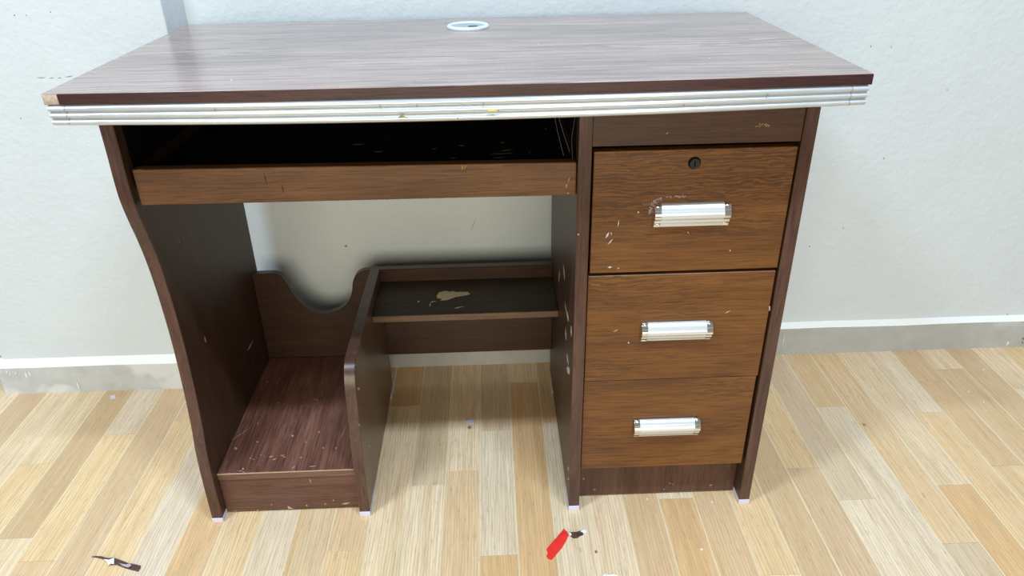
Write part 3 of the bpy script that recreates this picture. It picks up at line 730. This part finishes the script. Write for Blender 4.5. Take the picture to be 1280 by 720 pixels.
    ["tray_top",2,"scuff",[[-0.0385,0.2024,0.612],[-0.034,0.1967,0.612],[-0.0295,0.1969,0.612],[-0.0339,0.2016,0.612]]],
    ["tray_top",2,"scuff",[[0.0094,0.1546,0.612],[0.026,0.1538,0.612],[0.0426,0.1577,0.612],[0.026,0.1577,0.612]]],
    ["tray_top",2,"scuff",[[0.0249,0.206,0.612],[0.0286,0.2063,0.612],[0.032,0.2119,0.612],[0.0283,0.2107,0.612]]],
    ["tray_top",2,"scuff",[[-0.05,0.1414,0.612],[-0.0443,0.1403,0.612],[-0.0389,0.1434,0.612],[-0.0446,0.1438,0.612]]],
    ["tray_top",2,"scuff",[[0.0131,0.1379,0.612],[0.021,0.1363,0.612],[0.029,0.1395,0.612],[0.021,0.1403,0.612]]],
    ["tray_top",2,"scuff",[[0.0249,0.1679,0.612],[0.0322,0.1685,0.612],[0.0394,0.1728,0.612],[0.0321,0.1715,0.612]]],
    ["tray_top",2,"scuff",[[-0.0761,0.187,0.612],[-0.0731,0.1849,0.612],[-0.0703,0.1865,0.612],[-0.0733,0.188,0.612]]],
    ["tray_top",2,"scuff",[[0.064,0.1569,0.612],[0.0661,0.1565,0.612],[0.068,0.1596,0.612],[0.066,0.1594,0.612]]],
    ["tray_top",2,"scuff",[[-0.1614,0.1796,0.612],[-0.1546,0.1789,0.612],[-0.1483,0.1815,0.612],[-0.155,0.1817,0.612]]],
    ["tray_top",2,"scuff",[[-0.1973,0.217,0.612],[-0.1893,0.2163,0.612],[-0.1818,0.2188,0.612],[-0.1897,0.2189,0.612]]],
    ["tray_top",2,"scuff",[[0.096,0.2774,0.612],[0.0972,0.271,0.612],[0.0996,0.2699,0.612],[0.0982,0.2754,0.612]]],
    ["wall_back",1,"grey",[[-0.2947,0.53,0.2985],[-0.2954,0.53,0.2964],[-0.2983,0.53,0.2965],[-0.3003,0.53,0.2987],[-0.2977,0.53,0.3007],[-0.2949,0.53,0.3006]]],
    ["wall_back",1,"grey",[[0.7999,0.53,0.4573],[0.8,0.53,0.4556],[0.7991,0.53,0.4556],[0.798,0.53,0.4573],[0.7983,0.53,0.459],[0.7993,0.53,0.4589]]],
    ["wall_back",1,"grey",[[0.7469,0.53,0.3064],[0.7471,0.53,0.3051],[0.7462,0.53,0.3051],[0.7452,0.53,0.3064],[0.7457,0.53,0.3077],[0.7466,0.53,0.3077]]],
    ["wall_back",1,"grey",[[0.7255,0.53,0.6767],[0.7252,0.53,0.675],[0.7244,0.53,0.675],[0.7239,0.53,0.6767],[0.7236,0.53,0.6783],[0.7244,0.53,0.6783]]],
    ["wall_back",1,"grey",[[0.7645,0.53,0.6743],[0.7642,0.53,0.6729],[0.7635,0.53,0.6729],[0.7631,0.53,0.6744],[0.7628,0.53,0.6758],[0.7635,0.53,0.6758]]],
    ["wall_back",1,"grey",[[0.6833,0.53,0.2656],[0.6828,0.53,0.2643],[0.6817,0.53,0.2644],[0.681,0.53,0.2657],[0.6812,0.53,0.267],[0.6823,0.53,0.267]]],
    ["wall_back",1,"grey",[[0.8927,0.53,0.5924],[0.8924,0.53,0.5913],[0.8915,0.53,0.5914],[0.8909,0.53,0.5925],[0.8909,0.53,0.5936],[0.8918,0.53,0.5935]]],
    ["wall_back",1,"grey",[[1.1678,0.53,0.0807],[1.1677,0.53,0.0788],[1.1667,0.53,0.0788],[1.1658,0.53,0.0808],[1.1654,0.53,0.0827],[1.1664,0.53,0.0827]]],
    ["wall_back",1,"grey",[[-0.2047,0.53,0.3969],[-0.2014,0.53,0.3992],[-0.1989,0.53,0.4024],[-0.202,0.53,0.4]]],
    ["wall_back",1,"grey",[[-0.0361,0.53,0.3253],[-0.0296,0.53,0.3397],[-0.0241,0.53,0.3544],[-0.0305,0.53,0.3401]]],
    ["pillar",1,"grey",[[-0.785,0.476,0.6677],[-0.7778,0.476,0.6669],[-0.7703,0.476,0.6673],[-0.7775,0.476,0.6679]]],
    ["pillar",1,"grey",[[-0.7638,0.476,0.6665],[-0.76,0.476,0.666],[-0.7557,0.476,0.6669],[-0.7597,0.476,0.6672]]],
    ["pillar",1,"grey",[[-0.7489,0.476,0.6662],[-0.7461,0.476,0.6657],[-0.7431,0.476,0.6666],[-0.7459,0.476,0.6668]]],
    ["pillar",1,"grey",[[-0.7364,0.476,0.6675],[-0.7288,0.476,0.6677],[-0.721,0.476,0.6694],[-0.7286,0.476,0.6689]]],
    ["pillar",1,"grey",[[-0.7886,0.476,0.7721],[-0.7891,0.476,0.7711],[-0.7902,0.476,0.7712],[-0.7907,0.476,0.7721],[-0.7896,0.476,0.773],[-0.7885,0.476,0.773]]],
    ["pillar",1,"grey",[[-0.727,0.476,0.7759],[-0.7278,0.476,0.775],[-0.7289,0.476,0.775],[-0.7291,0.476,0.7759],[-0.7284,0.476,0.7768],[-0.7273,0.476,0.7768]]],
    ["pillar",1,"grey",[[-0.7685,0.476,0.7716],[-0.7695,0.476,0.7709],[-0.7703,0.476,0.7709],[-0.7702,0.476,0.7717],[-0.7699,0.476,0.7724],[-0.769,0.476,0.7724]]],
    ["pillar",1,"grey",[[-0.8352,0.476,0.5962],[-0.8363,0.476,0.5953],[-0.8374,0.476,0.5953],[-0.8373,0.476,0.5963],[-0.8368,0.476,0.5972],[-0.8357,0.476,0.5972]]],
    ["base_left",1,"paint",[[-0.8961,0.4625,0.0326],[-0.8974,0.4625,0.0182],[-0.8958,0.4625,0.0048],[-0.895,0.4625,0.0191]]],
    ["base_left",1,"paint",[[-0.996,0.4625,0.0601],[-0.9986,0.4625,0.0484],[-0.997,0.4625,0.038],[-0.9951,0.4625,0.0496]]],
    ["base_left",1,"paint",[[-0.9896,0.4625,0.0587],[-0.9901,0.4625,0.0509],[-0.9872,0.4625,0.045],[-0.9873,0.4625,0.0525]]],
    ["base_left",1,"paint",[[-1.0318,0.4625,0.0612],[-1.0352,0.4625,0.0587],[-1.0361,0.4625,0.0546],[-1.0331,0.4625,0.0574]]],
    ["base_left",1,"paint",[[-1.0266,0.4625,0.0568],[-1.03,0.4625,0.0543],[-1.0308,0.4625,0.0502],[-1.0278,0.4625,0.053]]],
    ["base_left",1,"paint",[[-1.0143,0.4625,0.0584],[-1.0177,0.4625,0.0559],[-1.0185,0.4625,0.0518],[-1.0155,0.4625,0.0546]]],
    ["base_right",1,"paint",[[0.6556,0.516,0.0638],[0.6558,0.516,0.0387],[0.6578,0.516,0.0128],[0.6572,0.516,0.0384]]],
    ["base_right",1,"paint",[[1.1788,0.516,0.0056],[1.1816,0.516,0.0103],[1.1806,0.516,0.0171],[1.1784,0.516,0.0121]]],
    ["base_right",1,"grey",[[1.2151,0.516,0.0225],[1.215,0.516,0.02],[1.2126,0.516,0.0201],[1.2102,0.516,0.0227],[1.211,0.516,0.0251],[1.2134,0.516,0.025]]],
    ["base_right",1,"grey",[[1.2166,0.516,0.0116],[1.2159,0.516,0.0098],[1.214,0.516,0.0098],[1.2129,0.516,0.0117],[1.2128,0.516,0.0136],[1.2147,0.516,0.0135]]],
    ["base_right",1,"grey",[[1.2177,0.516,-0.0027],[1.2169,0.516,-0.0048],[1.2148,0.516,-0.0047],[1.2134,0.516,-0.0025],[1.2134,0.516,-0.0003],[1.2155,0.516,-0.0004]]]]
def flake(par, ax, mat, pts):
    o, off, sgn = PAR[par]
    k = 0.0005 if par.startswith('base') or par in ('wall_back', 'pillar') else 0.00028
    lo = pts[0][ax] + sgn * -0.0006 + off; hi = pts[0][ax] + sgn * k + off
    if par.startswith('base'): hi += sgn * 0.0012
    poly = [tuple(c for j, c in enumerate(p) if j != ax) for p in pts]
    bm = prism_bm(poly, ax, lo, hi, 0)
    nm = {'dark': 'gouge', 'straw': 'straw_fibre', 'grey': 'scuff_mark', 'paint': 'paint_drip'}.get(mat, 'paint_chip')
    m = m_shelfchip if par == 'shelf' else MARK[mat]
    return build(nm, bm, m, o)
for par, ax, mat, pts in CHIPS:
    flake(par, ax, mat, pts)

def smear(name, path, n, spread, r0, r1, plane_y, parent, mat):
    """a dry dab of paint: many small irregular flecks, one part"""
    bm = bmesh.new()
    for _ in range(n):
        i = random.randrange(len(path) - 1); t = random.random()
        cx = path[i][0] * (1 - t) + path[i + 1][0] * t + random.gauss(0, spread)
        cz = path[i][1] * (1 - t) + path[i + 1][1] * t + random.gauss(0, spread)
        r = random.uniform(r0, r1); a0 = random.random() * 6
        vs = [bm.verts.new((cx + r * random.uniform(.6, 1.3) * math.cos(a0 + k * 1.256), plane_y, cz + r * random.uniform(.4, 1) * math.sin(a0 + k * 1.256))) for k in range(5)]
        ws = [bm.verts.new((v.co.x, plane_y + 0.0006, v.co.z)) for v in vs]
        bm.faces.new(vs); bm.faces.new(ws[::-1])
        for k in range(5): bm.faces.new((vs[k], vs[(k + 1) % 5], ws[(k + 1) % 5], ws[k]))
    o = build(name, bm, mat, parent)
    return o
m_smear = plain('lavender_white_paint', lin(176, 164, 176), 0.7, var=0.2, vs=400)
smo = smear('paint_smear', [(0.2275, 0.5480), (0.2290, 0.5600), (0.2335, 0.5680), (0.2420, 0.5715)], 80, 0.0013, 0.0004, 0.0012, 0.06695, drawers[0], m_smear)
smo['label'] = 'smudge of dried white paint around the left end of the top handle'
smear('paint_smear', [(0.2480, 0.5735), (0.2640, 0.5745), (0.2740, 0.5735)], 34, 0.0011, 0.0004, 0.0010, 0.06695, drawers[0], m_smear)
smear('paint_smear', [(0.2165, 0.5640), (0.2260, 0.5640)], 12, 0.0010, 0.0003, 0.0007, 0.06695, drawers[0], m_smear)
smear('paint_chip', [(0.3600, 0.6690), (0.3680, 0.6700), (0.3760, 0.6700)], 22, 0.0011, 0.0004, 0.0011, 0.06615, rail, MARK['beige'])
smear('paint_chip', [(0.3725, 0.6730), (0.3755, 0.6690)], 8, 0.0007, 0.0004, 0.0009, 0.06615, rail, MARK['beige'])

# ------------------------------------------------------------------ scraps on the floor
def scrap(name, pts, th, mat, lift=0.0, wob=0.0, parent=None, seed=0):
    """a small irregular piece lying on the floor: thin, slightly buckled"""
    bm = bmesh.new()
    c = Vector((sum(p[0] for p in pts) / len(pts), sum(p[1] for p in pts) / len(pts)))
    base = [bm.verts.new((p[0], p[1], 0.0)) for p in pts]
    f = bm.faces.new(base)
    bmesh.ops.triangulate(bm, faces=[f])
    bmesh.ops.subdivide_edges(bm, edges=bm.edges[:], cuts=2, use_grid_fill=True)
    bmesh.ops.triangulate(bm, faces=bm.faces[:])
    for v in bm.verts:
        h = mnoise.noise(Vector((v.co.x * 90, v.co.y * 90, seed * 3.7)))
        v.co.z = lift + wob * (0.5 + 0.5 * h)
    ret = bmesh.ops.extrude_face_region(bm, geom=bm.faces[:])
    for v in ret['geom']:
        if isinstance(v, bmesh.types.BMVert): v.co.z += th
    zmin = min(v.co.z for v in bm.verts)
    for v in bm.verts: v.co.z += lift - zmin
    o = build(name, bm, mat, parent, smooth=True)
    return o
def thing(o, label, cat, group=None):
    o['label'] = label; o['category'] = cat
    if group: o['group'] = group
    return o

red = [(0.1127, 0.0205), (0.1176, 0.0136), (0.1197, 0.0063), (0.114, -0.0055), (0.1062, -0.0192), (0.0988, -0.0284), (0.0939, -0.035), (0.0867, -0.0434), (0.0815, -0.0411), (0.0793, -0.0356), (0.0824, -0.0304), (0.0803, -0.022), (0.0894, -0.01), (0.1005, 0.0037)]
thing(scrap('plastic_strip', red, 0.0012, m_red, 0.0, 0.003, seed=1), 'crumpled red plastic strip on the floor in front of the drawers', 'scrap')
br = [(0.1205, 0.0118), (0.1259, 0.0125), (0.1349, 0.0135), (0.1413, 0.0150), (0.1440, 0.0108), (0.1438, 0.0057), (0.1383, 0.0039), (0.1334, -0.0001), (0.1267, -0.0005), (0.1228, 0.004)]
bo = thing(scrap('veneer_chip', br, 0.0010, m_brown, 0.0, 0.0016, seed=2), 'small dark brown veneer chip with white ends beside the red strip', 'scrap')
scrap('torn_end', [(0.1399, 0.0133), (0.1466, 0.0173), (0.1508, 0.0149), (0.1508, 0.0105), (0.1471, 0.0078), (0.1445, 0.0094)], 0.0009, m_paper, 0.0008, 0.001, bo, 3)
scrap('torn_end', [(0.1200, 0.0104), (0.1234, 0.0105), (0.1246, 0.0061), (0.1215, 0.0040)], 0.0009, m_paper, 0.0012, 0.001, bo, 4)
sl = [(-0.662, -0.0004), (-0.6544, 0.0008), (-0.6447, -0.0008), (-0.6328, -0.0048), (-0.6242, -0.0039), (-0.6118, -0.0092), (-0.597, -0.016), (-0.586, -0.0185), (-0.5728, -0.0228), (-0.5715, -0.0285), (-0.5728, -0.034), (-0.5828, -0.031), (-0.5945, -0.0268), (-0.6039, -0.0232), (-0.6127, -0.019), (-0.6222, -0.0190), (-0.6312, -0.0115), (-0.6402, -0.0063), (-0.6533, -0.0019)]
so = thing(scrap('veneer_strip', sl, 0.0009, m_brown, 0.0, 0.0022, seed=5), 'torn dark brown veneer strip with white backing on the floor at lower left', 'scrap')
scrap('torn_backing', [(-0.6373, -0.0084), (-0.6285, -0.0101), (-0.6215, -0.0066), (-0.6164, -0.0188), (-0.6221, -0.0179), (-0.6245, -0.0216), (-0.6296, -0.0144)], 0.0010, m_paper, 0.0024, 0.001, so, 6)
scrap('torn_backing', [(-0.6081, -0.018), (-0.5969, -0.021), (-0.5918, -0.0188), (-0.587, -0.0234), (-0.5905, -0.027), (-0.6009, -0.0233)], 0.0006, plain('scratched_grey', lin(176, 168, 176), 0.7, var=0.3, vs=400), 0.0024, 0.0008, so, 7)
thing(scrap('paper_flake', [(-0.0592, 0.3167), (-0.0471, 0.3205), (-0.0401, 0.3156), (-0.0416, 0.3074), (-0.0521, 0.308)], 0.0006, m_lilac, 0.0, 0.001, seed=8),
      'tiny lilac paper flake on the floor in the leg space', 'scrap')
thing(scrap('paper_flake', [(-0.8256, 0.4436), (-0.8152, 0.4458), (-0.8091, 0.4341), (-0.8178, 0.4309)], 0.0006, plain('grey_flake', lin(214, 210, 214), 0.7), 0.0, 0.001, seed=9),
      'pale grey flake on the floor below the left baseboard', 'scrap')
wo = thing(scrap('paper_scrap', [(0.1638, -0.0788), (0.1679, -0.0748), (0.1738, -0.0766), (0.1821, -0.0763), (0.1873, -0.0782), (0.1890, -0.0950), (0.1700, -0.0990), (0.1620, -0.0860)], 0.0008, m_paper, 0.0, 0.002, seed=10),
      'white paper scrap cut off by the bottom edge of the picture', 'scrap')
CRUMB = ['tiny white crumb on the floor under the middle of the drawer plinth', 'tiny white crumb on the floor beside the rightmost white foot glide',
         'tiny white crumb on the floor at the bottom edge, straight below the drawers', 'tiny white crumb at far right, the one closest to the baseboard',
         'tiny white crumb at far right, the middle one of three', 'tiny white crumb at far right, the one farthest from the baseboard']
for i, (x, y) in enumerate([(0.2658, 0.0822), (0.3771, 0.0698), (0.3319, -0.0336), (1.077, 0.4321), (0.9988, 0.3546), (1.0085, 0.3183)]):
    r = 0.0018
    pts = [(x + r * math.cos(a) * random.uniform(.7, 1.2), y + r * math.sin(a) * random.uniform(.7, 1.2)) for a in (0, 1.1, 2.2, 3.3, 4.3, 5.3)]
    thing(scrap('crumb', pts, 0.0012, m_crumb, 0.0, 0.0005, seed=20 + i), CRUMB[i], 'crumb',
          'white crumbs by the plinth' if i < 3 else 'white crumbs at far right')
x, y = 0.1604, -0.0301
thing(scrap('crumb', [(x + 0.0022 * math.cos(a), y + 0.003 * math.sin(a)) for a in (0, 1.1, 2.2, 3.3, 4.3, 5.3)], 0.0012, m_crumb_brown, 0.0, 0.0005, seed=30),
      'tiny brown crumb on the floor in front of the brown veneer chip', 'crumb')
